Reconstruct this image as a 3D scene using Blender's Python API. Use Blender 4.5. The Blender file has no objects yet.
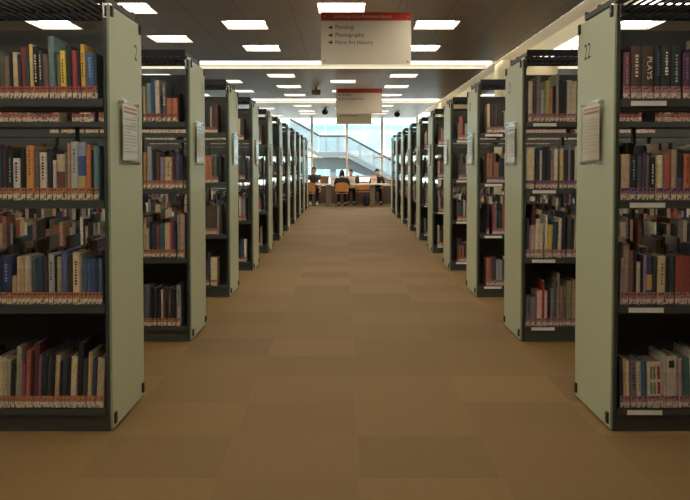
import bpy, bmesh, math, random
from mathutils import Vector, Matrix
C = bpy.context.scene.collection
SC = bpy.context.scene
rnd = random.Random(7)

# ------------------------------------------------------------------ camera
F = 805.0; PITCH = math.radians(2.0); EYE = 1.33
cp, sp = math.cos(PITCH), math.sin(PITCH)
YV = 166 + F * math.tan(PITCH)
cam = bpy.data.cameras.new('camera'); camo = bpy.data.objects.new('camera', cam); C.objects.link(camo)
camo.location = (0, 0, EYE); camo.rotation_euler = (math.pi / 2 - PITCH, 0, 0)
cam.sensor_width = 36; cam.lens = F / 690 * 36; cam.shift_y = -(250 - YV) / 690; cam.clip_end = 300
SC.camera = camo

def at(px, py, Y):                       # measured point of the photograph -> X, Z on the plane at distance Y
    k = (YV - py) / F
    dz = (k * cp - sp) * Y / (cp + k * sp)
    d = Y * cp - dz * sp
    return (px - 345) / F * d, EYE + dz

# ------------------------------------------------------------------ materials
def lin(c):
    return tuple(((v / 255) / 12.92 if v <= 10 else (((v / 255) + .055) / 1.055) ** 2.4) for v in c)

MATS = {}
def mat(name, c, rough=.6, metal=0.0, spec=.4, noise=0.0, nscale=30, bump=0.0, emit=None, gain=1.0):
    if name in MATS: return MATS[name]
    m = bpy.data.materials.new(name); m.use_nodes = True
    nt = m.node_tree; b = nt.nodes['Principled BSDF']
    col = tuple(min(.9, v * gain) for v in lin(c))
    b.inputs['Base Color'].default_value = (*col, 1)
    b.inputs['Roughness'].default_value = rough; b.inputs['Metallic'].default_value = metal
    b.inputs['Specular IOR Level'].default_value = spec
    if noise or bump:
        tc = nt.nodes.new('ShaderNodeTexCoord'); n = nt.nodes.new('ShaderNodeTexNoise')
        n.inputs['Scale'].default_value = nscale; n.inputs['Detail'].default_value = 3
        nt.links.new(tc.outputs['Object'], n.inputs['Vector'])
        if noise:
            r = nt.nodes.new('ShaderNodeMapRange')
            r.inputs['From Min'].default_value = .3; r.inputs['From Max'].default_value = .7
            r.inputs['To Min'].default_value = 1 - noise; r.inputs['To Max'].default_value = 1 + noise
            nt.links.new(n.outputs['Fac'], r.inputs['Value'])
            mx = nt.nodes.new('ShaderNodeMix'); mx.data_type = 'RGBA'; mx.blend_type = 'MULTIPLY'
            mx.inputs['Factor'].default_value = 1; mx.inputs['A'].default_value = (*col, 1)
            nt.links.new(r.outputs['Result'], mx.inputs['B']); nt.links.new(mx.outputs['Result'], b.inputs['Base Color'])
        if bump:
            bp = nt.nodes.new('ShaderNodeBump'); bp.inputs['Strength'].default_value = bump; bp.inputs['Distance'].default_value = .002
            nt.links.new(n.outputs['Fac'], bp.inputs['Height']); nt.links.new(bp.outputs['Normal'], b.inputs['Normal'])
    if emit:
        b.inputs['Emission Color'].default_value = (*lin(c), 1); b.inputs['Emission Strength'].default_value = emit
    MATS[name] = m
    return m

BOOK_GAIN = 1.4
def bmat(c):
    g = sum(c) / 3; c = tuple(int(round((v * .74 + g * .26) / 6) * 6) for v in c)
    return mat('cloth_%d_%d_%d' % c, c, .55, noise=.18, nscale=45, gain=BOOK_GAIN)

steel = mat('dark_steel', (68, 69, 62), .45, spec=.4, noise=.06)
steel_in = mat('dark_steel_inner', (72, 71, 64), .5, noise=.06)
black = mat('black_metal', (22, 22, 21), .45)
chrome = mat('chrome', (205, 205, 200), .18, metal=1)
panel_m = mat('pale_green_panel', (170, 172, 138), .38, spec=.45)
edge_m = mat('panel_edge', (142, 150, 118), .25, spec=.6)
cream = mat('cream_paint', (214, 200, 170), .7)
paper = mat('paper', (225, 218, 200), .7, noise=.05, nscale=60)
pages = mat('page_block', (138, 120, 92), .8, noise=.12, nscale=90)
text_dark = mat('dark_ink', (36, 34, 32), .6)
wood = mat('light_wood', (200, 138, 72), .45, noise=.12, nscale=12)
wood_dark = mat('brown_board', (110, 78, 52), .55, noise=.1, nscale=10)

def tape(name, ink, base, sc=140, thr=.56):
    m = bpy.data.materials.new(name); m.use_nodes = True; nt = m.node_tree; b = nt.nodes['Principled BSDF']
    tc = nt.nodes.new('ShaderNodeTexCoord'); n = nt.nodes.new('ShaderNodeTexNoise'); n.inputs['Scale'].default_value = sc
    mp = nt.nodes.new('ShaderNodeMapping'); mp.inputs['Scale'].default_value = (1, 1, .55)
    nt.links.new(tc.outputs['Object'], mp.inputs['Vector']); nt.links.new(mp.outputs['Vector'], n.inputs['Vector'])
    r = nt.nodes.new('ShaderNodeValToRGB'); r.color_ramp.elements[0].position = thr - .04; r.color_ramp.elements[1].position = thr + .04
    r.color_ramp.elements[0].color = (*[v * 1.15 for v in lin(base)], 1); r.color_ramp.elements[1].color = (*lin(ink), 1)
    nt.links.new(n.outputs['Fac'], r.inputs['Fac']); nt.links.new(r.outputs['Color'], b.inputs['Base Color'])
    b.inputs['Roughness'].default_value = .5
    return m
lab_cream = tape('call_number_label', (70, 55, 45), (208, 190, 156))
lab_pink = tape('call_number_label_pinkish', (96, 72, 70), (206, 182, 160))
band_red = tape('red_tape', (70, 32, 26), (166, 88, 70), 90, .6)
band_orange = tape('orange_tape', (60, 40, 24), (176, 114, 80), 90, .6)
band_purple = tape('purple_tape', (60, 45, 75), (150, 105, 125), 90, .55)
band_pink = tape('pink_tape', (100, 66, 80), (172, 122, 112), 90, .56)

def floor_material():
    m = bpy.data.materials.new('carpet_tiles'); m.use_nodes = True; nt = m.node_tree; N = nt.nodes; L = nt.links
    b = N['Principled BSDF']; b.inputs['Roughness'].default_value = .75; b.inputs['Specular IOR Level'].default_value = .16
    tc = N.new('ShaderNodeTexCoord'); sx = N.new('ShaderNodeSeparateXYZ'); L.new(tc.outputs['Object'], sx.inputs[0])
    def M(op, a, bb=None, **k):
        n = N.new('ShaderNodeMath'); n.operation = op
        for i, v in enumerate((a, bb)):
            if v is None: continue
            if isinstance(v, (int, float)): n.inputs[i].default_value = v
            else: L.new(v, n.inputs[i])
        return n.outputs[0]
    u = M('DIVIDE', M('SUBTRACT', sx.outputs['X'], .06), .605); v = M('DIVIDE', M('SUBTRACT', sx.outputs['Y'], 4.496), .5575)
    iu, iv = M('FLOOR', u), M('FLOOR', v); fu, fv = M('FRACT', u), M('FRACT', v)
    chk = M('ABSOLUTE', M('SUBTRACT', M('MODULO', M('ABSOLUTE', M('ADD', iu, iv)), 2), 0))
    cmb = N.new('ShaderNodeCombineXYZ'); L.new(iu, cmb.inputs[0]); L.new(iv, cmb.inputs[1])
    wn = N.new('ShaderNodeTexWhiteNoise'); wn.noise_dimensions = '2D'; L.new(cmb.outputs[0], wn.inputs['Vector'])
    # pile lies one way or the other: fine ribs
    rib = N.new('ShaderNodeTexNoise'); rib.inputs['Scale'].default_value = 1; rib.inputs['Detail'].default_value = 4
    mp = N.new('ShaderNodeMapping'); mp.inputs['Scale'].default_value = (25, 130, 1); L.new(tc.outputs['Object'], mp.inputs['Vector']); L.new(mp.outputs['Vector'], rib.inputs['Vector'])
    seam_u = M('LESS_THAN', M('MINIMUM', fu, M('SUBTRACT', 1, fu)), .006); seam_v = M('LESS_THAN', M('MINIMUM', fv, M('SUBTRACT', 1, fv)), .008)
    seam = M('MAXIMUM', seam_u, seam_v)
    t = M('ADD', M('MULTIPLY', chk, .05), M('MULTIPLY', wn.outputs['Value'], .17))
    t = M('ADD', t, M('MULTIPLY', rib.outputs['Fac'], .30))
    t = M('ADD', t, .66); t = M('ADD', t, M('MULTIPLY', seam, .08))
    vm = N.new('ShaderNodeVectorMath'); vm.operation = 'SCALE'; vm.inputs[0].default_value = FLOORC; L.new(t, vm.inputs['Scale'])
    L.new(vm.outputs[0], b.inputs['Base Color'])
    bp = N.new('ShaderNodeBump'); bp.inputs['Strength'].default_value = .3; bp.inputs['Distance'].default_value = .003
    L.new(rib.outputs['Fac'], bp.inputs['Height']); L.new(bp.outputs['Normal'], b.inputs['Normal'])
    return m
FLOORC = (.162, .093, .030)

def ceiling_material():
    m = bpy.data.materials.new('brown_metal_ceiling'); m.use_nodes = True; nt = m.node_tree; N = nt.nodes; L = nt.links
    b = N['Principled BSDF']; b.inputs['Roughness'].default_value = .36; b.inputs['Specular IOR Level'].default_value = .6
    tc = N.new('ShaderNodeTexCoord'); br = N.new('ShaderNodeTexBrick')
    br.offset = 0; br.inputs['Scale'].default_value = 1; br.inputs['Brick Width'].default_value = .58; br.inputs['Row Height'].default_value = .515
    br.inputs['Mortar Size'].default_value = .006; br.inputs['Bias'].default_value = 0
    br.inputs['Color1'].default_value = (.41, .335, .26, 1); br.inputs['Color2'].default_value = (.45, .37, .29, 1); br.inputs['Mortar'].default_value = (.2, .165, .13, 1)
    L.new(tc.outputs['Object'], br.inputs['Vector']); L.new(br.outputs['Color'], b.inputs['Base Color'])
    return m

# ------------------------------------------------------------------ mesh helpers
class MB:
    def __init__(s): s.v = []; s.f = []; s.mi = []
    def add(s, vs, fs, mi=0):
        o = len(s.v); s.v += [tuple(p) for p in vs]; s.f += [tuple(i + o for i in f) for f in fs]; s.mi += [mi] * len(fs); return s
    def box(s, x0, x1, y0, y1, z0, z1, mi=0):
        if x0 > x1: x0, x1 = x1, x0
        return s.add([(x0, y0, z0), (x1, y0, z0), (x1, y1, z0), (x0, y1, z0), (x0, y0, z1), (x1, y0, z1), (x1, y1, z1), (x0, y1, z1)],
                     [(0, 3, 2, 1), (4, 5, 6, 7), (0, 1, 5, 4), (1, 2, 6, 5), (2, 3, 7, 6), (3, 0, 4, 7)], mi)
    def tube(s, a, b, r, n=10, mi=0, r2=None):
        a, b = Vector(a), Vector(b); r2 = r if r2 is None else r2
        d = (b - a).normalized(); u = d.orthogonal().normalized(); w = d.cross(u)
        vs = []
        for q, rr in ((a, r), (b, r2)):
            for i in range(n):
                t = 2 * math.pi * i / n; vs.append(q + u * math.cos(t) * rr + w * math.sin(t) * rr)
        fs = [(i, (i + 1) % n, n + (i + 1) % n, n + i) for i in range(n)] + [tuple(range(n - 1, -1, -1)), tuple(range(n, 2 * n))]
        return s.add(vs, fs, mi)
    def ball(s, c, rx, ry, rz, nu=12, nv=8, mi=0, rot=None):
        vs = []; fs = []
        for j in range(nv + 1):
            th = math.pi * j / nv
            for i in range(nu):
                ph = 2 * math.pi * i / nu
                p = Vector((rx * math.sin(th) * math.cos(ph), ry * math.sin(th) * math.sin(ph), rz * math.cos(th)))
                if rot: p = rot @ p
                vs.append(p + Vector(c))
        for j in range(nv):
            for i in range(nu):
                fs.append((j * nu + i, (j + 1) * nu + i, (j + 1) * nu + (i + 1) % nu, j * nu + (i + 1) % nu))
        return s.add(vs, fs, mi)
    def prism(s, pts, y0, y1, mi=0):           # polygon in x,z swept along y
        n = len(pts)
        vs = [(x, y0, z) for x, z in pts] + [(x, y1, z) for x, z in pts]
        fs = [tuple(range(n)), tuple(range(2 * n - 1, n - 1, -1))] + [(i, n + i, n + (i + 1) % n, (i + 1) % n) for i in range(n)]
        return s.add(vs, fs, mi)
    def mesh(s, name):
        me = bpy.data.meshes.new(name); me.from_pydata(s.v, [], s.f); me.polygons.foreach_set('material_index', s.mi); me.update(); return me
    def build(s, name, mats, parent=None, loc=None, bevel=0, smooth=False, recalc=True):
        me = s.mesh(name)
        for m in (mats if isinstance(mats, (list, tuple)) else [mats]): me.materials.append(m)
        if recalc:
            bm = bmesh.new(); bm.from_mesh(me); bmesh.ops.recalc_face_normals(bm, faces=bm.faces)
            if bevel:
                bmesh.ops.bevel(bm, geom=[e for e in bm.edges if e.is_manifold and e.calc_face_angle(0) > .6], offset=bevel, segments=1, affect='EDGES', profile=.5)
            bm.to_mesh(me); bm.free()
        if smooth: me.polygons.foreach_set('use_smooth', [True] * len(me.polygons))
        o = bpy.data.objects.new(name, me); C.objects.link(o)
        if parent: o.parent = parent
        if loc: o.location = loc
        return o

def tag(o, label=None, cat=None, group=None, kind=None):
    for k, v in (('label', label), ('category', cat), ('group', group), ('kind', kind)):
        if v: o[k] = v
    return o
def empty(name, loc, label, cat, group=None, rz=0):
    o = bpy.data.objects.new(name, None); C.objects.link(o); o.location = loc; o.rotation_euler.z = rz; o.empty_display_size = .1
    return tag(o, label, cat, group)
def copy_tree(o, parent=None):
    c = o.copy(); C.objects.link(c)
    if parent: c.parent = parent
    for ch in list(o.children): copy_tree(ch, c)
    return c
def struct(o): o['kind'] = 'structure'; return o

def text(body, name, m, parent, loc, rot, width=None, height=None, align='LEFT'):
    cu = bpy.data.curves.new(name, 'FONT'); cu.body = body; cu.align_x = align; cu.align_y = 'BOTTOM'; cu.extrude = .0006; cu.materials.append(m)
    o = bpy.data.objects.new(name, cu); C.objects.link(o); bpy.context.view_layer.update()
    d = o.dimensions; k = width / d.x if width else height / d.y
    if width and height: o.scale = (width / d.x, height / d.y, 1)
    else: o.scale = (k, k, k)
    sc_ = o.scale.copy(); me = bpy.data.meshes.new_from_object(o.evaluated_get(bpy.context.evaluated_depsgraph_get())); bpy.data.objects.remove(o)
    me.name = name; o = bpy.data.objects.new(name, me); C.objects.link(o); o.scale = sc_
    o.location = loc; o.rotation_euler = rot; o.parent = parent
    return o

# ------------------------------------------------------------------ the room
ZC = 3.03; WY = 28.6; X0, X1, Y0R = -8.0, 8.0, -5.0
struct(MB().box(X0 - .2, X1 + .2, Y0R - .2, WY + .15, -.15, 0).build('floor', floor_material()))
wall_m = mat('wall_paint', (120, 110, 94), .8)
struct(MB().box(X0 - .2, X0, Y0R, WY, 0, 3.3).build('wall_left', wall_m))
struct(MB().box(X1, X1 + .2, Y0R, WY, 0, 3.3).build('wall_right', wall_m))
struct(MB().box(X0 - .2, X1 + .2, Y0R - .2, Y0R, 0, 3.3).build('wall_back', wall_m))

LW, LD = .53, .60                       # opening of a ceiling light
COLS = [(-4.66, 0), (-3.51, 1), (-2.34, 0), (-1.20, 1), (-.04, 0), (1.10, 1), (3.52, 1), (4.66, 0), (-5.8, 1), (5.8, 1)]
ROWS = [-3.1, -2.0, -1.0, .05, 1.1, 2.2, 3.32, 4.36, 7.42, 8.47, 9.50, 10.56, 11.42, 14.95, 15.99, 17.04, 18.09, 19.09, 22.52, 23.62, 24.76, 25.91, 26.95]
PAR = [1, 0, 1, 0, 1, 0, 1, 0, 1, 0, 1, 0, 1, 1, 0, 1, 0, 1, 1, 0, 1, 1, 0]
BANDS = [(5.55, 6.60), (13.11, 14.15), (20.51, 21.81)]
XE, XB, XC = 2.47, 3.03, 3.24                     # the cream band along the right bookcases
openings = []
for ri, (y, par) in enumerate(zip(ROWS, PAR)):
    for x, cpar in COLS:
        if cpar == par or (ri == 9 and x == 3.52): openings.append((x - LW / 2, x + LW / 2, y, y + LD, ri, x))
holes = [(a, b, c, d) for a, b, c, d, r_, x_ in openings if not (r_ < 6 and (abs(x_) > 3 or r_ in (0, 2, 4)))] + [(X0, X1, a, b) for a, b in BANDS] + [(XE, XC, Y0R, WY)]
xs = sorted({round(v, 4) for h in holes for v in h[:2]} | {X0, X1}); ys = sorted({round(v, 4) for h in holes for v in h[2:]} | {Y0R, WY})
cm = MB()
for i in range(len(xs) - 1):
    for j in range(len(ys) - 1):
        mx, my = (xs[i] + xs[i + 1]) / 2, (ys[j] + ys[j + 1]) / 2
        if any(a < mx < b and c < my < d for a, b, c, d in holes): continue
        cm.add([(xs[i], ys[j], ZC), (xs[i], ys[j + 1], ZC), (xs[i + 1], ys[j + 1], ZC), (xs[i + 1], ys[j], ZC)], [(0, 1, 2, 3)])
cm.box(X0 - .2, X1 + .2, Y0R - .2, WY + .1, 3.30, 3.42)
struct(cm.build('ceiling', ceiling_material(), recalc=False))
band_m = mat('band_plaster', (236, 228, 206), .75)
trims = []
def trim(*b): trims.append(struct(MB().box(*b).build('trim_%d' % (len(trims) + 1), band_m)))
TD = .075
for a, b in BANDS:
    for xa, xb in ((X0, XE), (XC, X1)):
        m = MB(); m.box(xa, xb, a - .02, b + .02, ZC + TD, ZC + TD + .03); m.box(xa, xb, b, b + .02, ZC + .0005, ZC + TD); m.box(xa, xb, a - .02, a, ZC + .0005, ZC + TD)
        trims.append(struct(m.build('trim_%d' % (len(trims) + 1), band_m)))
m = MB(); m.box(XE - .02, XB, Y0R, WY, 3.23, 3.26); m.box(XE - .02, XE, Y0R, WY, ZC + .0005, 3.23); m.box(XB - .02, XB, Y0R, WY, ZC - .006, 3.23)
m.box(XB, XC, Y0R, WY, ZC - .006, ZC + .02)
trims.append(struct(m.build('trim_%d' % (len(trims) + 1), band_m)))
LAMP = mat('lamp_diffuser', (255, 249, 238), .5, emit=15.0)
STRIP = mat('strip_diffuser', (255, 250, 238), .5, emit=3.0)
WASH = mat('wash_diffuser', (255, 248, 232), .5, emit=3.0)
COVE_FILL = mat('cove_fill_glow', (255, 250, 240), .5, emit=6.5)
for k, (a, b) in enumerate(BANDS):
    o = MB().box(-7.4, 2.455, a + .35, b - .06, ZC + TD - .012, ZC + TD - .001).build('strip_light', STRIP)
    tag(o, ['continuous ceiling strip light above the camera position', 'continuous white strip light across the ceiling, behind the largest hanging sign',
            'continuous white strip light across the ceiling, behind the middle hanging sign'][k], 'strip light', 'strip lights across the ceiling')
for k, (a, b) in enumerate(BANDS):
    o = MB().box(XC + .05, 7.4, a + .35, b - .06, ZC + TD - .012, ZC + TD - .001).build('strip_light', STRIP)
    tag(o, ['strip light over the right bookcases above the camera position', 'strip light seen through the canopy slats of the second right bookcase',
            'strip light across the ceiling over the farther right bookcases'][k], 'strip light', 'strip lights over the right bookcases')
o = MB().box(XB + .005, XC - .005, 2.0, 12.9, ZC - .024, ZC - .007).build('strip_light', WASH)
tag(o, 'long white strip light running above the bookcase numbered 22', 'strip light', 'strip lights along the ceiling')
o = MB().box(XE + .003, XE + .03, 0.0, 28.0, ZC + .02, ZC + .05).build('cove_fill', COVE_FILL)  # glowing strip added out of sight to brighten the cream band
tag(o, 'unseen fill strip added behind the ceiling edge to brighten the cream band', 'cove light')
# recessed square lights
hb = MB(); t = .012
hb.box(-LW / 2, -LW / 2 + t, 0, LD, 0, .12); hb.box(LW / 2 - t, LW / 2, 0, LD, 0, .12); hb.box(-LW / 2 + t, LW / 2 - t, 0, t, 0, .12); hb.box(-LW / 2 + t, LW / 2 - t, LD - t, LD, 0, .12)
hb.box(-LW / 2, LW / 2, 0, LD, .12, .13)
house_m = mat('light_housing', (128, 122, 110), .6)
ORD = 'first second third fourth fifth sixth seventh eighth ninth tenth eleventh twelfth thirteenth fourteenth fifteenth sixteenth seventeenth eighteenth nineteenth twentieth'.split()
ORD += ['twenty-first', 'twenty-second', 'twenty-third', 'twenty-fourth', 'twenty-fifth', 'twenty-sixth', 'twenty-seventh', 'twenty-eighth']
lproto = None
LINE = {-.04: 'in line with the hanging signs', -1.2: 'one column left of the hanging signs', 1.1: 'one column right of the hanging signs', -2.34: 'two columns left of the hanging signs',
        -3.51: 'three columns left of the hanging signs', -4.66: 'four columns left of the hanging signs', 3.52: 'three columns right of the hanging signs', 4.66: 'four columns right of the hanging signs',
        -5.8: 'five columns left of the hanging signs', 5.8: 'five columns right of the hanging signs'}
openings = [q for q in openings if not (q[4] < 6 and (abs(q[5]) > 3 or q[4] in (0, 2, 4)))]
for a, b, c, d, ri, x in openings:
    if ri < 6 and abs(x) > 3: continue
    lab = ('square ceiling light, %s row, %s' % (ORD[ri - 9], LINE[x])) if ri >= 9 else 'square ceiling light overhead, %s row, %s' % (ORD[ri], LINE[x])
    if lproto is None:
        lproto = empty('ceiling_light', (x, c, ZC), lab, 'ceiling light', 'square recessed ceiling lights')
        hb.build('housing', house_m, lproto)
        MB().box(-LW / 2 + t + .001, LW / 2 - t - .001, t + .001, LD - t - .001, .078, .088).build('diffuser', LAMP, lproto)
        continue
    o = copy_tree(lproto); o.location = (x, c, ZC); o['label'] = lab
# ceiling fittings
cam_m = mat('dome_black', (30, 32, 34), .25)
for px, py, Y, lb in ((325, 112, 24.0, 'black dome camera hanging from the ceiling left of the smallest hanging sign'), (397, 114.5, 25.5, 'black dome camera hanging from the ceiling above the last bookcase of the right row')):
    X, Z = at(px, py, Y)
    r = empty('dome_camera', (X, Y, ZC), lb, 'camera', 'dome cameras on the ceiling')
    MB().tube((0, 0, 0), (0, 0, Z - ZC + .05), .03, 10).build('stem', cam_m, r)
    MB().ball((0, 0, Z - ZC), .1, .1, .085).build('dome', cam_m, r, smooth=True)
X, Z = at(316, 88, 17.5)
r = empty('ceiling_fitting', (X, 17.5, ZC), 'small olive box hanging from the ceiling beside the middle hanging sign', 'ceiling fitting')
MB().tube((0, 0, 0), (0, 0, -.05), .02).build('stem', steel, r)
MB().box(-.1, .1, -.05, .05, -.16, -.05).build('box', mat('olive_box', (120, 112, 84), .5), r, bevel=.008)
# side columns between ranges
col_m = mat('column_paint', (222, 206, 168), .8)
struct(MB().box(2.52, 3.40, 12.92, 13.62, 0, ZC - .005).build('column_1', col_m))
struct(MB().box(2.52, 3.46, 21.14, 21.9, 0, ZC - .03).build('column_2', col_m))

# ------------------------------------------------------------------ bookcases
YF, DP, SPC = 3.985, .62, 2.068
XL, XR = -1.160, 1.326
ZS = [.113, .636, 1.159, 1.662]; ZT = 2.125; LEN = 4.56
def bookcase(side, n, number, label):
    s = -1 if side == 'L' else 1
    X = XL if side == 'L' else XR
    r = empty('bookcase', (X, YF + SPC * (n - 1), 0), label, 'bookcase', 'double-sided bookcases along the aisle')
    B = lambda m, a, b, *q: m.box(s * a, s * b, *q)
    pm = MB(); B(pm, 0, .012, -.005, DP + .005, .012, ZT); pn = pm.build('end_panel', [panel_m, edge_m], r, bevel=.0025)
    for p in pn.data.polygons:
        if abs(p.normal.x) < .9: p.material_index = 1
    for z in (ZT - .03, .06):
        for y in (.035, DP - .035):
            c = MB(); B(c, -.010, .03, y - .016, y + .016, z - .025, z + .030)
            c.tube((s * -.012, y, z), (s * -.010, y, z), .009, 10, 1); c.build('clamp', [black, chrome], r, bevel=.002)
    if n <= 4:
        c = MB(); B(c, .0125, .05, .05, .10, ZT - .06, ZT + .02); c.build('panel_bracket', chrome, r, bevel=.003)
    e = MB(); B(e, .016, .034, .01, DP - .01, .0, 2.06); e.build('end_frame', steel, r)
    e = MB(); B(e, .035, LEN, .012, DP - .012, 0, ZS[0] - .012); e.build('plinth', steel, r)
    for i, z in enumerate(ZS):
        for y0, y1 in ((0.0, .285), (DP - .285, DP)):
            if i == 0: q0, q1 = z - .0115, z
            else: q0, q1 = z - .022, z
            m = MB(); B(m, .0355, LEN, y0 + .004, y1, q0, q1)
            lip = (y0, y0 + .018) if y0 == 0 else (y1 - .018, y1)
            if i: B(m, .0355, LEN, lip[0], lip[1], z - (.040 if y0 == 0 else .028), z)
            else: B(m, .0355, LEN, lip[0], lip[1], z - .03, z)
            m.build('shelf', steel, r)
    for x in (.07, .95, 1.85, 2.75, 3.65, LEN - .01):
        m = MB(); B(m, x - .012, x + .012, .288, DP - .288, ZS[0] + .001, 2.16); m.build('upright', steel_in, r)
    for z0, z1 in ((ZS[0] + .002, ZS[1] - .06), (ZS[3] + .002, 2.045)):
        m = MB(); [B(m, xa + .013, xb - .013, .302, .318, z0, z1) for xa, xb in ((.07, .95), (.95, 1.85), (1.85, 2.75), (2.75, 3.65), (3.65, LEN - .01))]; m.build('back_panel', steel_in, r)
    # canopy of slats
    m = MB(); zc = 2.165
    for y0, y1, zz in ((0, .014, zc + .035), (DP - .014, DP, zc + .035), (.365, .395, zc + .03)): B(m, .036, LEN, y0, y1, zc - .012, zz)
    for x in (.036, LEN - .03): B(m, x, x + .03, .0145, .3645, zc - .01, zc + .02); B(m, x, x + .03, .3955, DP - .0145, zc - .01, zc + .02)
    cn = m.build('canopy', black, r)
    m = MB(); x = .085
    while x < LEN - .05:
        B(m, x, x + .021, .0146, .3644, zc - .002, zc + .0015); B(m, x, x + .021, .3956, DP - .0146, zc - .002, zc + .0015); x += .046
    m.build('slat_grille', black, cn)
    # acrylic notice holder on the panel
    if n <= 8:
        h = MB(); B(h, -.024, -.021, .135, .475, 1.335, 1.675); h.build('notice_holder', acrylic, r, bevel=.001)
        ho = r.children[-1]
        m = MB(); B(m, -.0195, -.018, .165, .445, 1.36, 1.65); m.build('sheet', sheet_m[(n + (side == 'R')) % 2 if n < 3 else 1], ho)
        m = MB(); [B(m, -.0202, -.0197, .175, .435, q, q + .012) for q in (1.627, 1.606)]; m.build('heading', mat('heading_red', (190, 120, 105), .6), ho)
        m = MB(); z = 1.575
        k = 0
        while z > 1.39:
            k += 1; w = .24 if k % 5 else .12
            if s < 0: m.box(.0197, .0202, .185, .185 + w, z - .003, z + .003)
            else: m.box(-.0202, -.0197, .425 - w, .425, z - .003, z + .003)
            z -= .017
        m.build('print', mat('grey_print', (204, 190, 170), .7), ho)
        for z in (1.345, 1.66):
            for y in (.152, .458):
                m = MB(); m.tube((s * -.030, y, z), (s * -.001, y, z), .009, 10); m.build('standoff', chrome, ho, smooth=False)
    if n <= 3 and number:
        z, y = 1.89, (.50 if side == 'L' else .44)
        text(str(number), 'panel_number', text_dark, r, (s * -.0008, y, z), (math.pi / 2, 0, -s * math.pi / 2), height=.085, align='CENTER')
    if side == 'R':
        for i, z in enumerate(ZS):
            zz = z - .022 if i else z - .014
            m = MB(); B(m, .085, .26, -.0025, -.0005, zz - .013, zz + .011); o = m.build('label_holder', paper, r); o['label'] = 'cream shelf label strip'
    return r

acrylic = bpy.data.materials.new('clear_acrylic'); acrylic.use_nodes = True
nt = acrylic.node_tree; nt.nodes.clear()
_o = nt.nodes.new('ShaderNodeOutputMaterial'); _t = nt.nodes.new('ShaderNodeBsdfTransparent'); _g = nt.nodes.new('ShaderNodeBsdfGlossy'); _m = nt.nodes.new('ShaderNodeMixShader')
_m.inputs[0].default_value = .13
_t.inputs['Color'].default_value = (.97, .98, .98, 1); _g.inputs['Roughness'].default_value = .06
nt.links.new(_t.outputs[0], _m.inputs[1]); nt.links.new(_g.outputs[0], _m.inputs[2]); nt.links.new(_m.outputs[0], _o.inputs[0])
sheet_m = [mat('notice_sheet', (226, 208, 180), .5), mat('notice_sheet_white', (236, 230, 218), .5)]

def behind(k, num):
    return '%s %s bookcase' % (('nearest', 'second', 'third')[k], 'left' if num == 2 else 'right')
NL, NR = 11, 10
proto = {}
for side, cnt, num in (('L', NL, 2), ('R', NR, 22)):
    for n in range(1, cnt + 1):
        lab = 'dark steel bookcase with pale green end panel, ' + ('numbered %d' % num if n == 1 else (('next behind number %d' if n == 2 else ORD[n - 2] + ' behind number %d') % num))
        if n <= 4 or n == 9:
            o = bookcase(side, n, num + (n - 1) * (1 if side == 'L' else -1), lab); proto[side, n] = o
        else:
            o = copy_tree(proto[side, 4 if n <= 8 else 9]); o.location.y = YF + SPC * (n - 1); o['label'] = lab

# ------------------------------------------------------------------ books
def cname(c):
    r, g, b = [v / 255 for v in c]; mx, mn = max(r, g, b), min(r, g, b); v = mx; sat = (mx - mn) / mx if mx else 0
    if v < .26: return 'black' if sat < .35 else ('dark brown' if r > b else 'dark navy')
    if sat < .17: return 'dark grey' if v < .4 else ('grey' if v < .62 else 'pale grey')
    import colorsys
    h = colorsys.rgb_to_hsv(r, g, b)[0] * 360
    if h < 14 or h > 345:
        return 'maroon' if v < .48 else ('red' if sat > .5 else 'dusty pink')
    if h < 48:
        if sat < .5 and v > .55: return 'cream' if v > .7 else 'tan'
        if v < .5: return 'brown'
        return 'yellow' if h > 38 else ('orange' if sat > .55 and v > .62 else 'brown')
    if h < 66: return 'yellow' if sat > .5 and v > .55 else ('pale beige' if v > .62 else 'olive')
    if h < 165: return 'green'
    if h < 200: return 'teal'
    if h < 262: return 'blue' if v > .36 else 'navy blue'
    return 'purple'

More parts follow.
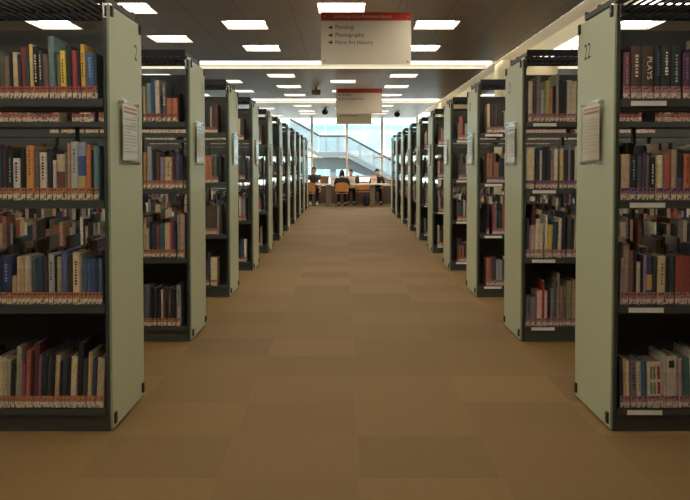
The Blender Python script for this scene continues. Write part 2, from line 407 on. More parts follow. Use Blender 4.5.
BW = .006
def book(x0, x1, yf, z0, h, c, lab, group, d, marks=None, band=None, labels=(None, None), lean=0.0, pict=None):
    """one standing book: covers and spine, page block, call-number label, marks on the spine"""
    w = x1 - x0; tb = min(.003, w * .14); b = min(.007, w * .3)
    out = [(0, d), (0, b), (.2 * w, .3 * b), (.5 * w, 0), (.8 * w, .3 * b), (w, b), (w, d)]
    inn = [(tb, d), (tb, b + tb), (.3 * w, b + tb), (.5 * w, b + tb), (.7 * w, b + tb), (w - tb, b + tb), (w - tb, d)]
    n = len(out); m = MB()
    zb = [0, h] if not band else [0] + [h * q for q, _ in band] + [h]
    vs = [(x, y, z) for z in zb for x, y in out] + [(x, y, z) for z in (0, h) for x, y in inn]
    for k in range(len(zb) - 1):
        m.add([], [])
        base = k * n
        fs = [(base + i, base + i + 1, base + n + i + 1, base + n + i) for i in range(n - 1)]
        if k == 0: o = len(m.v); m.v += vs
        m.f += fs; m.mi += [k] * len(fs)
    ib = len(zb) * n
    fs = [(ib + i + 1, ib + i, ib + n + i, ib + n + i + 1) for i in range(n - 1)]
    fs += [(i + 1, i, ib + i, ib + i + 1) for i in range(n - 1)]
    tp = (len(zb) - 1) * n
    fs += [(tp + i, tp + i + 1, ib + n + i + 1, ib + n + i) for i in range(n - 1)]
    fs += [(0, ib, ib + n, tp), (n - 1, tp + n - 1, ib + 2 * n - 1, ib + n - 1)]
    m.f += fs; m.mi += [0] * (len(fs) - 0)
    mats = [bmat(c)] + ([bmat(q) for _, q in band] if band else [])
    o = m.build('book', mats, recalc=True)
    if lean > 0: o.location = (x1, yf, z0); off = -w       # top leans towards +x, pivots on its right foot
    else: o.location = (x0, yf, z0); off = 0
    if off:
        for v in o.data.vertices: v.co.x += off
    o.rotation_euler.y = lean
    tag(o, lab, 'book', group)
    MB().box(off + tb + .0004, off + w - tb - .0004, b + tb + .0004, d - .004, .003, h - .004).build('page_block', pages, o, recalc=False)
    if labels[0]:
        q = MB(); e = -.0007
        arc = [(-.0003, .7 * b), (.2 * w, .3 * b), (.5 * w, 0), (.8 * w, .3 * b), (w + .0003, .7 * b)]
        for (za, zb2, mi) in ((.003, .033, 0), (.035, .062, 1)):
            vs = [(off + x, y + e, z) for z in (za, zb2) for x, y in arc]
            q.add(vs, [(i, i + 1, 5 + i + 1, 5 + i) for i in range(4)], mi)
        q.build('call_number_label', list(labels), o, recalc=False)
    if marks and h > .12 and w > .012:
        q = MB(); rr = random.Random(int(x0 * 1e4) + int(z0 * 1e3)); zt = h * rr.uniform(.82, .92); zl = h * rr.uniform(.35, .5)
        yk = -.0006
        while zt > zl:
            l = rr.uniform(.006, .013)
            ww = w * .34 * rr.uniform(.55, 1)
            q.add([(off + w / 2 - ww / 2, .06 * b + yk, zt - l), (off + w / 2 + ww / 2, .06 * b + yk, zt - l), (off + w / 2 + ww / 2, .06 * b + yk, zt), (off + w / 2 - ww / 2, .06 * b + yk, zt)], [(0, 1, 2, 3)])
            zt -= l + rr.uniform(.003, .008)
        q.build('spine_print', bmat(marks), o, recalc=False)
    if pict:
        q = MB()
        for (a, bb, za, zb2, cc) in pict: 
            q.add([(off + a * w, .06 * b - .0008, za * h), (off + bb * w, .06 * b - .0008, za * h), (off + bb * w, .06 * b - .0008, zb2 * h), (off + a * w, .06 * b - .0008, zb2 * h)], [(0, 1, 2, 3)], cc)
        q.build('spine_picture', [bmat((90, 125, 70)), bmat((150, 45, 60)), bmat((40, 40, 40))], o, recalc=False)
    return o

W_ = (200, 190, 165); K_ = (40, 36, 32)
def B(a, b, t, c, mk=None, **k): return (a, b, t, c, mk, k)
ROWB = {}
ROWB['L', 1, 4] = [B(-3, 1, 51, (70, 75, 60)), B(1, 4, 55, (85, 85, 60)), B(4, 9.5, 56, (122, 92, 76)), B(9.5, 13, 53, (34, 32, 32)), B(13, 18, 52, (192, 166, 110)), B(18, 21.5, 54, (62, 42, 52)), B(21.5, 26.5, 47, (112, 52, 40)),
    B(26.5, 30, 54, (50, 68, 68)), B(30, 33.3, 44, (204, 172, 92)), B(33.5, 38.5, 46, (38, 32, 32), W_), B(38.5, 43, 50, (48, 50, 48), W_), B(43, 48.5, 54, (98, 78, 66)), B(48.7, 54.8, 36, (96, 116, 110)), B(55, 57.5, 52, (44, 62, 62)),
    B(57.5, 60.5, 54, (112, 106, 66)), B(60.5, 66, 50.5, (218, 178, 40), K_), B(66.5, 71.5, 45, (44, 46, 42)), B(72, 77.5, 50.5, (152, 50, 62)), B(78, 80.5, 48, (46, 40, 40)), B(81, 85.5, 44, (218, 164, 48), K_), B(86.3, 94.5, 52, (60, 86, 132), (110, 130, 160)), B(95, 97.3, 53, (56, 58, 56))]
ROWB['L', 1, 3] = [B(-3, 1.3, 147, (44, 62, 84)), B(1.5, 7, 147, (62, 46, 36)), B(7, 12.3, 150, (34, 42, 42), (120, 130, 120)), B(12.5, 19.8, 158, (186, 176, 154), K_), B(20, 25, 149, (32, 34, 38)), B(25.5, 33.3, 145.5, (206, 126, 50), (120, 70, 30)), B(33.5, 38.5, 150, (92, 84, 66)),
    B(39, 46.4, 152, (192, 176, 140), K_), B(46.6, 52.3, 149, (42, 40, 40)), B(52.5, 56, 160, (186, 172, 142)), B(56.2, 64.3, 154, (104, 58, 40), band=[(.62, (176, 150, 112))]), B(64.5, 67, 152, (104, 98, 70)), B(67, 70.2, 143, (172, 120, 80)), B(70.5, 77.3, 141.5, (162, 160, 150), (90, 90, 90)),
    B(77.5, 85.3, 142, (182, 146, 72), band=[(.42, (52, 76, 128)), (.76, (130, 140, 150))]), B(85.5, 90.5, 145, (198, 106, 50)), B(90.6, 93, 150, (42, 40, 44)), B(93.2, 98.6, 145.5, (92, 126, 120))]
ROWB['L', 1, 2] = [B(-4, .8, 256, (42, 52, 80)), B(1, 10.8, 256, (42, 52, 84), (110, 120, 150)), B(11.5, 16.3, 276, (168, 142, 100)), B(16.5, 20, 257, (182, 152, 100)), B(20, 24, 258, (170, 140, 96)), B(24, 28.5, 256, (186, 156, 106)), B(28.7, 31, 257, (150, 134, 134)), B(31.2, 36, 260, (62, 78, 82)),
    B(36, 42.8, 258, (46, 62, 78)), B(43, 47.8, 257, (62, 46, 38)), B(48, 53.8, 254, (154, 152, 136), K_), B(54, 56.5, 256, (36, 36, 38)), B(56.6, 61, 257, (150, 130, 100)), B(61.2, 67, 251, (72, 92, 122)), B(67.2, 72, 258, (62, 50, 40)), B(72.2, 79.3, 252.5, (204, 172, 120), K_), B(79.5, 82, 254, (140, 116, 80)),
    B(82.3, 87, 259, (60, 82, 116)), B(87, 91, 259, (62, 86, 122)), B(91, 95, 258, (54, 76, 112)), B(95.1, 98, 259, (42, 58, 86)), B(98, 102, 259, (76, 90, 108))]
ROWB['L', 1, 1] = [B(-4, 1, 357, (186, 168, 124)), B(1, 5, 359, (168, 152, 112)), B(5, 9, 360, (152, 136, 100)), B(9, 13.4, 363, (34, 34, 32)), B(13.5, 18.4, 347, (132, 132, 106)), B(18.5, 20.4, 360, (150, 120, 84)), B(20.5, 24, 364, (128, 56, 86)), B(24, 28.4, 350, (178, 76, 50)), B(28.5, 31.8, 352, (52, 38, 36)),
    B(32, 36.3, 343, (104, 36, 42)), B(36.5, 40, 355, (116, 72, 90)), B(40, 45.8, 355, (36, 44, 44)), B(46, 49, 352, (58, 58, 50)), B(49, 52.8, 354, (34, 34, 34)), B(53, 57.8, 355.5, (178, 142, 96)), B(58, 61, 362, (34, 34, 36)), B(61, 65, 358, (50, 62, 62)), B(65, 69, 358, (36, 38, 38)), B(69, 75.4, 356.5, (188, 162, 116)),
    B(75.6, 81, 343, (34, 34, 36)), B(81, 85.8, 360, (62, 60, 52)), B(86, 90.4, 352.5, (184, 154, 106)), B(90.5, 95, 360.5, (52, 62, 78)), B(95.3, 102.5, 358, (166, 148, 108))]
ROWB['R', 1, 4] = [B(624, 631, 52, (112, 60, 60), (150, 110, 100)), B(632, 642.5, 45.5, (74, 52, 42), (190, 170, 130)), B(643, 654.7, 45.5, (72, 50, 40)), B(655.5, 662, 45, (36, 36, 42), (70, 80, 130)), B(662.3, 672, 45, (46, 46, 42), W_), B(672.3, 682, 45, (44, 46, 44), (140, 140, 130)), B(684, 691.8, 52, (78, 46, 66), (130, 90, 110)), B(692, 698, 48, (40, 38, 40))]
ROWB['R', 1, 3] = [B(621.5, 630.8, 154, (188, 152, 112)), B(631, 637.5, 155, (34, 44, 48), (90, 130, 140)), B(638, 643, 156, (78, 74, 72)), B(643, 647, 153, (70, 66, 86)), B(647, 650, 155, (96, 92, 74)), B(650.2, 656, 157, (36, 34, 36), W_), B(656.4, 658.2, 165, (196, 166, 44)), B(658.3, 664, 155, (192, 182, 142)), B(664, 672, 153.5, (168, 80, 56)),
    B(672.3, 678, 149.5, (166, 130, 110)), B(678, 684, 154, (76, 66, 84), band=[(.5, (36, 34, 36))]), B(684.5, 691.3, 153.5, (194, 98, 46), (120, 50, 30)), B(691.5, 697, 150, (44, 40, 38))]
ROWB['R', 1, 2] = [B(621.3, 624, 258, (150, 136, 106)), B(624.3, 630, 245, (152, 126, 100)), B(630, 634, 250, (132, 76, 56)), B(634, 637, 253, (36, 34, 34)), B(637, 641, 262, (178, 162, 126)), B(641, 644, 255, (34, 36, 38)), B(644, 647, 255, (140, 118, 134)), B(647, 653.3, 256, (42, 62, 96), band=[(.3, (188, 150, 60)), (.62, (52, 66, 92))]),
    B(653.5, 658, 257, (58, 48, 38)), B(658.4, 666.4, 256, (192, 162, 106), (120, 90, 60)), B(666.5, 670, 258, (36, 36, 36)), B(670, 675, 257, (42, 62, 70)), B(676, 691.8, 256.5, (138, 60, 46)), B(692, 697, 254, (46, 44, 42))]
ROWB['R', 1, 1] = [B(621.2, 624.8, 359, (40, 46, 62)), B(625, 628, 359, (194, 154, 62)), B(628, 631, 361, (196, 180, 146)), B(632, 638, 361, (110, 96, 84), K_), B(638.3, 643, 362, (188, 168, 132), (150, 110, 80)), B(643.3, 648, 361, (50, 88, 124)), B(649, 664.8, 362, (190, 172, 138), pict=[(.16, .3, .3, .56, 0), (.36, .5, .3, .56, 0), (.62, .8, .3, .56, 1), (.16, .3, .62, .9, 0), (.36, .5, .62, .9, 0), (.62, .8, .62, .9, 1)]),
    B(665, 668.3, 354, (168, 156, 130)), B(668.5, 679.5, 356.5, (180, 160, 130), pict=[(.2, .7, .78, .92, 2)]), B(680, 684.3, 359, (150, 126, 120)), B(684.5, 691.8, 358, (64, 96, 86)), B(692, 698, 350, (186, 168, 134))]
ROWB['L', 2, 4] = [B(143, 146, 86, (170, 140, 100)), B(147, 151.3, 83, (118, 142, 142)), B(151.6, 155, 78, (42, 82, 128)), B(155.3, 160, 80, (196, 178, 140)), B(160.3, 162, 96, (70, 54, 84)), B(162.3, 167, 81, (80, 80, 74), W_), B(167.2, 172, 98, (190, 98, 62)), B(172.5, 178, 98, (190, 98, 62))]
ROWB['L', 2, 3] = [B(143, 146, 152, (176, 116, 52)), B(147, 151.8, 146.5, (132, 138, 136)), B(152, 156, 150, (34, 34, 34)), B(156, 160, 152, (92, 58, 42)), B(160, 164.8, 157, (118, 114, 122)), B(165, 171.5, 157, (194, 168, 102), (120, 90, 50)), B(171.6, 175, 154, (92, 44, 52)), B(175.2, 179, 152, (80, 66, 98)), B(179, 183, 155, (46, 42, 50)), B(184, 188, 157, (38, 38, 40))]
ROWB['L', 2, 2] = [B(143, 146, 218, (172, 138, 96)), B(146, 149, 228, (188, 164, 124)), B(149, 152, 222, (36, 38, 40)), B(152, 156, 224, (38, 50, 74)), B(156, 160, 226, (116, 62, 52)), B(160.3, 164, 224, (44, 92, 96)), B(164.5, 169.8, 223, (188, 152, 112)), B(170, 173, 222, (140, 44, 60)), B(173.2, 176, 225, (40, 48, 66)), B(177, 180, 215, (134, 126, 110)), B(180, 184.5, 214, (168, 132, 96))]
ROWB['L', 2, 1] = [B(143.5, 150, 286, (78, 78, 88)), B(150.2, 153, 287, (38, 38, 42)), B(153.2, 157, 288, (42, 42, 52)), B(157.2, 160.5, 287, (34, 34, 36)), B(160.8, 163, 290, (196, 172, 130)), B(163.2, 167, 287, (50, 48, 42)), B(167.2, 172, 288, (62, 50, 40), (120, 110, 90)), B(172, 176, 289, (38, 38, 36)), B(176.2, 180.5, 285, (132, 130, 124), K_)]
ROWB['R', 2, 4] = [B(528.5, 533, 81, (194, 172, 146)), B(533.5, 537, 81, (92, 44, 38)), B(537, 541, 76, (108, 106, 102)), B(541.3, 545, 90, (156, 150, 142)), B(546, 550, 80.5, (168, 162, 72)), B(550, 553, 87, (190, 110, 90)), B(553, 556, 86, (36, 34, 36)), B(556.4, 559.5, 74, (132, 120, 104)), B(560, 563.5, 80, (38, 38, 36)), B(563.6, 567, 81, (44, 46, 40)), B(567.5, 572, 80, (188, 172, 140)), B(572.1, 577, 81, (188, 164, 124))]
ROWB['R', 2, 3] = [B(525.5, 535, 148, (194, 172, 122)), B(536, 540, 150, (42, 48, 62)), B(540.1, 542.5, 150, (176, 164, 138)), B(543, 548, 147, (34, 34, 34)), B(548, 551, 150, (50, 48, 44)), B(551.2, 554.3, 158, (162, 106, 90)), B(554.5, 558.3, 149, (194, 180, 150)), B(560, 564, 148, (184, 156, 96)), B(564.1, 568, 150, (62, 46, 36)), B(568.5, 571, 145, (112, 116, 118)), B(571, 575, 150, (38, 38, 40)), B(575.1, 578, 146, (188, 168, 128))]
ROWB['R', 2, 2] = [B(526, 529, 218, (40, 62, 62)), B(529.1, 531.4, 226, (150, 120, 100)), B(531.5, 535.2, 205, (184, 140, 120), band=[(.62, (96, 36, 34))]), B(535.5, 540, 219, (194, 174, 132)), B(540, 543.5, 223, (186, 166, 126)), B(545.3, 547, 215, (206, 196, 170)), B(547.1, 552.6, 225, (188, 156, 42)), B(553, 558, 222, (40, 64, 68)), B(558.3, 561.6, 218, (194, 176, 140)), B(562, 566, 212, (38, 38, 38)), B(567, 572, 218, (60, 60, 52)), B(572.2, 574, 219, (48, 46, 42)), B(574.2, 577, 217, (174, 146, 104))]
ROWB['R', 2, 1] = [B(526, 531, 297, (96, 96, 90), K_), B(531.2, 536.4, 297, (112, 96, 92)), B(537, 542.4, 291, (194, 148, 126)), B(542.5, 545, 281, (146, 42, 36)), B(545, 547.6, 291, (198, 156, 140)), B(548, 551, 290, (34, 36, 38)), B(551, 554, 289, (108, 110, 108)), B(554.2, 557, 281, (86, 78, 66)), B(557.3, 560, 273, (128, 114, 98)), B(560.3, 564, 286, (142, 96, 80)), B(564, 567, 284, (92, 94, 66)), B(567.2, 572.8, 281, (132, 118, 76)), B(573, 576, 280, (164, 136, 92))]
SHELF = {4: 'top shelf', 3: 'second shelf', 2: 'third shelf', 1: 'bottom shelf'}
LABS = {('L', 4): (lab_cream, band_red), ('L', 3): (lab_cream, band_orange), ('L', 2): (lab_cream, band_orange), ('L', 1): (lab_cream, band_orange),
        ('R', 4): (lab_pink, band_pink), ('R', 3): (lab_cream, band_purple), ('R', 2): (lab_pink, band_pink), ('R', 1): (lab_pink, band_pink)}
LEAN = {('L', 1, 1): 2.6, ('L', 1, 4): -1.5, ('R', 1, 1): -2.2, ('L', 2, 4): -1.4, ('R', 2, 2): 1.2}
PAL = [(172, 148, 102), (60, 46, 38), (36, 36, 38), (160, 144, 116), (40, 40, 44), (58, 54, 48), (110, 54, 44), (50, 64, 82), (96, 92, 74), (130, 128, 120), (168, 128, 90), (44, 62, 62), (178, 148, 100), (70, 66, 84), (148, 64, 50), (36, 34, 34), (200, 186, 154), (84, 60, 46), (40, 50, 76), (120, 104, 90), (46, 44, 42), (160, 140, 104), (150, 88, 58), (52, 52, 48)]
def size_word(w, h):
    a = 'thick' if w > .042 else ('thin' if w < .017 else ''); b = 'tall' if h > .315 else ('short' if h < .225 else '')
    return ' '.join(q for q in (b, a) if q)
fill_start = {}
counts = {}
def emit_row(side, n, row, books):
    z = ZS[row - 1]; yf = YF + SPC * (n - 1) + .022; num = 2 if side == 'L' else 22
    lean = math.radians(LEAN.get((side, n, row), 0)); cl = math.cos(lean)
    order = sorted(range(len(books)), key=lambda i: (-books[i][0] if side == 'L' else books[i][0]))
    edge = XL - .075 if side == 'L' else XR + .075
    for k, i in enumerate(order):
        a, b, c, h, mk, kw = books[i]
        w = (b - a) * cl - .0012
        if abs(h) * math.sin(abs(lean)) > 0 and False: pass
        lab = ' '.join(('%s %s book, %s from the aisle, %s of %s' % (size_word(w, h), cname(c), ORD[k], SHELF[row], behind(n - 1, num))).split())
        o = book(a, a + w, yf, z + .0006, h, c, lab, 'books on the %s of the %s' % (SHELF[row], behind(n - 1, num)), min(.235, max(.15, h * .72)) + rnd.uniform(-.01, .01), mk, kw.get('band'), LABS[side, row], lean, kw.get('pict'))
        if side == 'R' and n == 1 and row == 4 and k == 2:
            text('PLAYS', 'spine_title', bmat((206, 186, 140)), o, (w * .28, -.0012, h * .80), (math.pi / 2, math.pi / 2, 0), width=h * .42, height=w * .42)
    xs_ = [q for a, b, *_ in books for q in (a, b)]
    fill_start[side, n, row] = (min(xs_) - .004) if side == 'L' else (max(xs_) + .004)
for (side, n, row), bl in ROWB.items():
    yf = YF + SPC * (n - 1) + .022; z = ZS[row - 1]
    bot = {1: 0, 2: 0, 3: 0, 4: 0}
    lst = []
    for a, b, t, c, mk, kw in bl:
        Xa, Zt = at(a, t, yf); Xb, _ = at(b, t, yf)
        d = (yf * cp - (z - EYE) * sp) / (yf * cp - (Zt - EYE) * sp)   # x at the shelf rather than at the top of the book
        lm = .039 + max(0, (1 if side == 'L' else -1) * .3 * math.sin(math.radians(LEAN.get((side, n, row), 0))))
        if side == 'L': Xb = min(Xb, XL - lm)
        else: Xa = max(Xa, XR + lm)
        if Xb - Xa < .007: continue
        lim = .36 if row == 4 else .42
        lst.append((Xa, Xb, c, min(lim, Zt - z - .001), mk, kw))
    emit_row(side, n, row, lst)
def rand_row(rr, x0, x1, row, tallmix=1.0):
    x = x0; L = []
    while x < x1 - .012:
        if rr.random() < .06: x += rr.uniform(.01, .04)
        run = rr.randint(1, 3) if rr.random() < .25 else 1
        c = rr.choice(PAL); w = rr.choice([.016, .02, .024, .028, .034, .042]); h = rr.uniform(.2, .31)
        for _ in range(run):
            if x + w > x1: break
            L.append((x, x + w, tuple(max(20, min(230, v + rr.randint(-8, 8))) for v in c), h)); x += w
            if run == 1: h = rr.uniform(.2, .32)
    return L
# third bookcases: what shows beside the end panels
for side in 'LR':
    for row in (4, 3, 2, 1):
        rr = random.Random(100 + row + (50 if side == 'R' else 0))
        if side == 'L': a, b = -1.43, -1.275
        else: a, b = 1.435, 1.70
        L = rand_row(rr, a, b, row)
        if side == 'L' and row == 3: L = [(-1.43, -1.385, (176, 88, 58), .27), (-1.385, -1.345, (176, 88, 58), .275), (-1.345, -1.325, (60, 72, 60), .27), (-1.325, -1.30, (96, 90, 66), .28), (-1.30, -1.28, (40, 44, 42), .26)]
        if side == 'L' and row == 1: L = [(-1.43, -1.40, (96, 48, 40), .24), (-1.40, -1.375, (44, 62, 78), .33), (-1.365, -1.30, (196, 172, 120), .29)]
        if side == 'L': L = [q for q in L]
        emit_row(side, 3, row, [(q[0], q[1], q[2], q[3], None, {}) for q in L])

# everything else on the shelves: thousands of spines, one object
sm = MB(); SP = PAL; stuff_mats = [bmat(c) for c in SP] + [pages, lab_cream, band_red, lab_pink, band_purple]
NPAL = len(SP)
def stuff_row(side, n, row, xa, xb, back=False, seed=0):
    rr = random.Random(seed); z = ZS[row - 1] + .0006; Yn = YF + SPC * (n - 1)
    x = xa
    while x < xb - .014:
        if rr.random() < .05: x += rr.uniform(.01, .05); continue
        w = rr.choice([.016, .02, .024, .028, .034, .042]); h = rr.uniform(.2, .315); d = rr.uniform(.15, .225); ci = rr.randrange(NPAL)
        if x + w > xb: break
        dl = abs(x + w / 2 - (XL if side == 'L' else XR))
        if min(abs(dl - q) for q in (.95, 1.85)) < .035: x += .05; continue
        a, b = x, x + w - .001
        y0, y1 = (Yn + .022, Yn + .022 + d) if not back else (Yn + DP - .022 - d, Yn + DP - .022)
        # page block with two boards and a spine
        k = .002
        sm.box(a, a + k, y0, y1, z, z + h, ci); sm.box(b - k, b, y0, y1, z, z + h, ci)
        ys_, ye = (y0, y0 + k) if not back else (y1 - k, y1)
        sm.box(a + k, b - k, ys_, ye, z, z + h, ci)
        pa, pb = (y0 + k, y1 - .004) if not back else (y0 + .004, y1 - k)
        sm.box(a + k, b - k, pa, pb, z + .002, z + h - .004, NPAL)
        if not back:
            l, bd = (NPAL + 1, NPAL + 2) if side == 'L' else (NPAL + 3, NPAL + 4 if row == 3 else NPAL + 2)
            for za, zb, mi in ((.003, .033, l), (.035, .06, bd)):
                sm.add([(a + .001, y0 - .0008, z + za), (b - .001, y0 - .0008, z + za), (b - .001, y0 - .0008, z + zb), (a + .001, y0 - .0008, z + zb)], [(0, 1, 2, 3)], mi)
        x += w
for side, cnt in (('L', NL), ('R', NR)):
    X = XL if side == 'L' else XR; s = -1 if side == 'L' else 1
    for n in range(1, cnt + 1):
        for row in (1, 2, 3, 4):
            seed = n * 100 + row * 10 + (5 if side == 'R' else 0)
            near = X + s * .06
            if n > 3: near = X + s * (.09 + .02 * random.Random(seed).random())
            far = X + s * (2.7 if row in (2, 3) and n < 6 else 1.82)
            if (side, n, row) in fill_start: near = fill_start[side, n, row]
            if n > 6: far = X + s * .93
            stuff_row(side, n, row, min(near, far), max(near, far), seed=seed)
            if row in (2, 3) and n <= 6:
                near = X + s * .1; far = X + s * (1.82 if n <= 3 else .93)
                stuff_row(side, n, row, min(near, far), max(near, far), back=True, seed=seed + 3)
o = sm.build('library_books', stuff_mats, recalc=False)
tag(o, 'remaining rows of books filling the shelves of the farther bookcases', 'books', kind='stuff')
# bookends
for side, n, row, x, lb in (('L', 1, 4, XL - .050, 'black metal bookend at the aisle end of the top shelf, nearest left bookcase'),
                            ('L', 2, 4, XL - .085, 'black metal bookend beside two orange books, top shelf of second left bookcase')):
    z = ZS[row - 1]; Yn = YF + SPC * (n - 1) + .03
    m = MB(); m.box(-.0015, .0015, 0, .13, .0022, .2); m.box(-.0015, .0015, .03, .10, .2, .215); m.box(-.0015 , .008, 0, .13, .0006, .0022)
    tag(m.build('bookend', black, loc=(x, Yn, z)), lb, 'bookend', 'bookends')

# ------------------------------------------------------------------ hanging signs
sign_face = mat('sign_face', (216, 203, 176), .35, spec=.5)
sign_red = mat('sign_red', (178, 52, 36), .3, spec=.5)
white_ink = mat('pale_ink', (225, 190, 170), .5)
def sign(px0, px1, py0, py1, Y, lab, header, items, rh):
    xa, zt = at(px0, py0, Y); xb, zb = at(px1, py1, Y); w, h = xb - xa, zt - zb
    r = empty('hanging_sign', (xa, Y, zb), lab, 'sign', 'directional signs hanging over the aisle')
    MB().box(0, w, 0, .012, 0, h - rh - .0005).build('sign_board', sign_face, r, bevel=.001)
    MB().box(0, w, 0, .012, h - rh, h).build('header', sign_red, r, bevel=.001)
    bl = MB()
    for x in (.035, w - .035):
        for z in (.035, h - rh / 2): bl.tube((x, -.004, z), (x, 0, z), .010, 10)
    bl.build('bolts', chrome, r)
    for x in (.035, w - .035): MB().tube((x, .006, h), (x, .006, ZC - zb), .002, 6).build('rod', chrome, r)
    f = Y / F
    if header: text(header[0], 'header_text', white_ink, r, ((header[1] - px0) * f, -.001, h - rh * .78), (math.pi / 2, 0, 0), width=(header[2] - header[1]) * f, height=rh * .52)
    for body, x0, x1, yb, hh in items:
        zz = (py1 - yb) * f
        text(body, 'sign_text', text_dark, r, ((x0 - px0) * f, -.001, zz), (math.pi / 2, 0, 0), width=(x1 - x0) * f)
        a = hh * f * .8; ax = (x0 - px0) * f - a * 1.55; az = zz + hh * f * .48
        m = MB(); m.prism([(ax, az - .13 * a), (ax + .5 * a, az - .13 * a), (ax + .5 * a, az - .5 * a), (ax + 1.05 * a, az), (ax + .5 * a, az + .5 * a), (ax + .5 * a, az + .13 * a), (ax, az + .13 * a)], -.0018, -.0006); m.build('arrow', text_dark, r)
    return r
sign(321, 411, 12.3, 64.5, 8.2, 'hanging beige sign with red header reading Painting, Photography, More Art History', ('Lee Kong Chian Reference Library', 334, 391),
     [('Painting', 335, 353, 30.6, 5.5), ('Photography', 335, 363.5, 38.2, 5.5), ('More Art History', 335, 372, 45.3, 5.5)], .083)
sign(336, 382, 88.5, 113.5, 16.0, 'middle hanging beige sign with red header reading Design and Decorative Arts', None,
     [('Design', 342, 351, 96.5, 3), ('Decorative Arts', 342, 363.5, 100.6, 3)], .085)
sign(336.5, 371.5, 98.5, 124, 21.0, 'farthest beige hanging sign, mostly hidden behind the middle sign', None, [('Architecture', 342, 358, 117.2, 2.4)], .083)

# ------------------------------------------------------------------ window wall
alu = mat('mullion_cream', (238, 226, 200), .5)
pane_m = bpy.data.materials.new('window_glass'); pane_m.use_nodes = True
nt = pane_m.node_tree; nt.nodes.clear()
_o = nt.nodes.new('ShaderNodeOutputMaterial'); _t = nt.nodes.new('ShaderNodeBsdfTransparent'); _g = nt.nodes.new('ShaderNodeBsdfGlossy'); _m = nt.nodes.new('ShaderNodeMixShader')
_t.inputs['Color'].default_value = (.93, .97, .97, 1); _g.inputs['Roughness'].default_value = .02; _m.inputs[0].default_value = .07
nt.links.new(_t.outputs[0], _m.inputs[1]); nt.links.new(_g.outputs[0], _m.inputs[2]); nt.links.new(_m.outputs[0], _o.inputs[0])
struct(MB().box(X0, X1, WY, WY + .15, 0, .62).build('wall_window_side', mat('low_wall_brown', (92, 74, 62), .7)))
mx = [-1.173 + 1.243 * k for k in range(-6, 8)]
mx = [x for x in mx if X0 < x < X1]
edges = [X0] + mx + [X1]
for i in range(len(edges) - 1):
    a, b = edges[i], edges[i + 1]
    w = bpy.data.objects.new('window_%d' % (i + 1), None); C.objects.link(w); w.location = (a, WY, 0); w['kind'] = 'structure'
    d = b - a
    m = MB(); m.box(-.035, .035, 0, .12, .621, 3.2); m.build('mullion', alu, w)
    m = MB(); m.box(.036, d - .036, .02, .10, .621, .68); m.box(.036, d - .036, .02, .10, .93, .985); m.build('transom', alu, w)
    m = MB(); m.box(-.28, .36, -.03, -.001, 1.60, 1.645); m.build('bracket', alu, w)
    m = MB(); m.box(.036, d - .036, .05, .058, .986, 3.2); m.box(.036, d - .036, .05, .058, .681, .929); m.build('glass_pane', pane_m, w)

# ------------------------------------------------------------------ table, chairs
def leg(m, x, y, h, r=.015): return m.tube((x, y, 0), (x, y, h), r, 8)
TY = 26.65
tb = empty('reading_table', (0, TY, 0), 'long reading table with pale edge in front of the windows', 'table')
top_m = mat('table_top', (222, 212, 186), .5)
MB().box(-1.12, 1.95, 0, .85, .695, .735).build('table_top', top_m, tb, bevel=.004)
leg_m = mat('table_leg', (132, 116, 92), .5)
for x in (-.55, .92, 1.86):
    MB().box(x - .08, x + .08, .12, .73, 0, .694).build('leg', leg_m, tb)

def chair(x, y, rz, lab):
    r = empty('wooden_chair', (x, y, 0), lab, 'chair', 'wooden chairs at the reading table', rz)
    MB().box(-.21, .21, -.2, .21, .43, .448).build('seat', wood, r, bevel=.006)
    m = MB(); N = 8
    vs = []
    for z0, tt in ((.50, 0), (.80, .02)):
        for dy in (0, .014):
            for i in range(N + 1):
                u = -1 + 2 * i / N
                vs.append((u * .22, -.20 - .05 * (1 - u * u) - tt + dy, z0 + (0 if z0 < .6 else -.05 * u * u)))
    n = N + 1
    fs = []
    for i in range(N):
        fs += [(i, i + 1, 2 * n + i + 1, 2 * n + i), (n + i + 1, n + i, 3 * n + i, 3 * n + i + 1), (2 * n + i, 2 * n + i + 1, 3 * n + i + 1, 3 * n + i), (i + 1, i, n + i, n + i + 1)]
    fs += [(0, n, 3 * n, 2 * n), (n - 1, 3 * n - 1, 4 * n - 1, 2 * n - 1)]
    m.add(vs, fs); m.build('backrest', wood, r)
    for sx in (-1, 1):
        m = MB(); m.tube((sx * .19, -.17, .43), (sx * .20, -.235, .70), .011, 8); m.build('back_support', chrome, r)
        for sy in (-1, 1):
            m = MB(); m.tube((sx * .2, sy * .19, 0), (sx * .17, sy * .16, .429), .012, 8); m.build('leg', steel, r)
    return r
chair(-.10, 26.28, 0, 'wooden chair with rounded back under the person with long black hair')
chair(-1.22, 26.32, math.radians(12), 'wooden chair with orange-brown back at the left end of the reading table')
chair(.65, 27.78, math.pi, 'empty wooden chair across the table, seen beneath it behind the black backpack')
chair(-1.06, 27.78, math.pi, 'wooden chair under the person in the dark grey shirt')
chair(.20, 27.78, math.pi, 'wooden chair under the person in the white shirt')
chair(1.10, 27.78, math.pi, 'wooden chair under the person in the black open jacket')

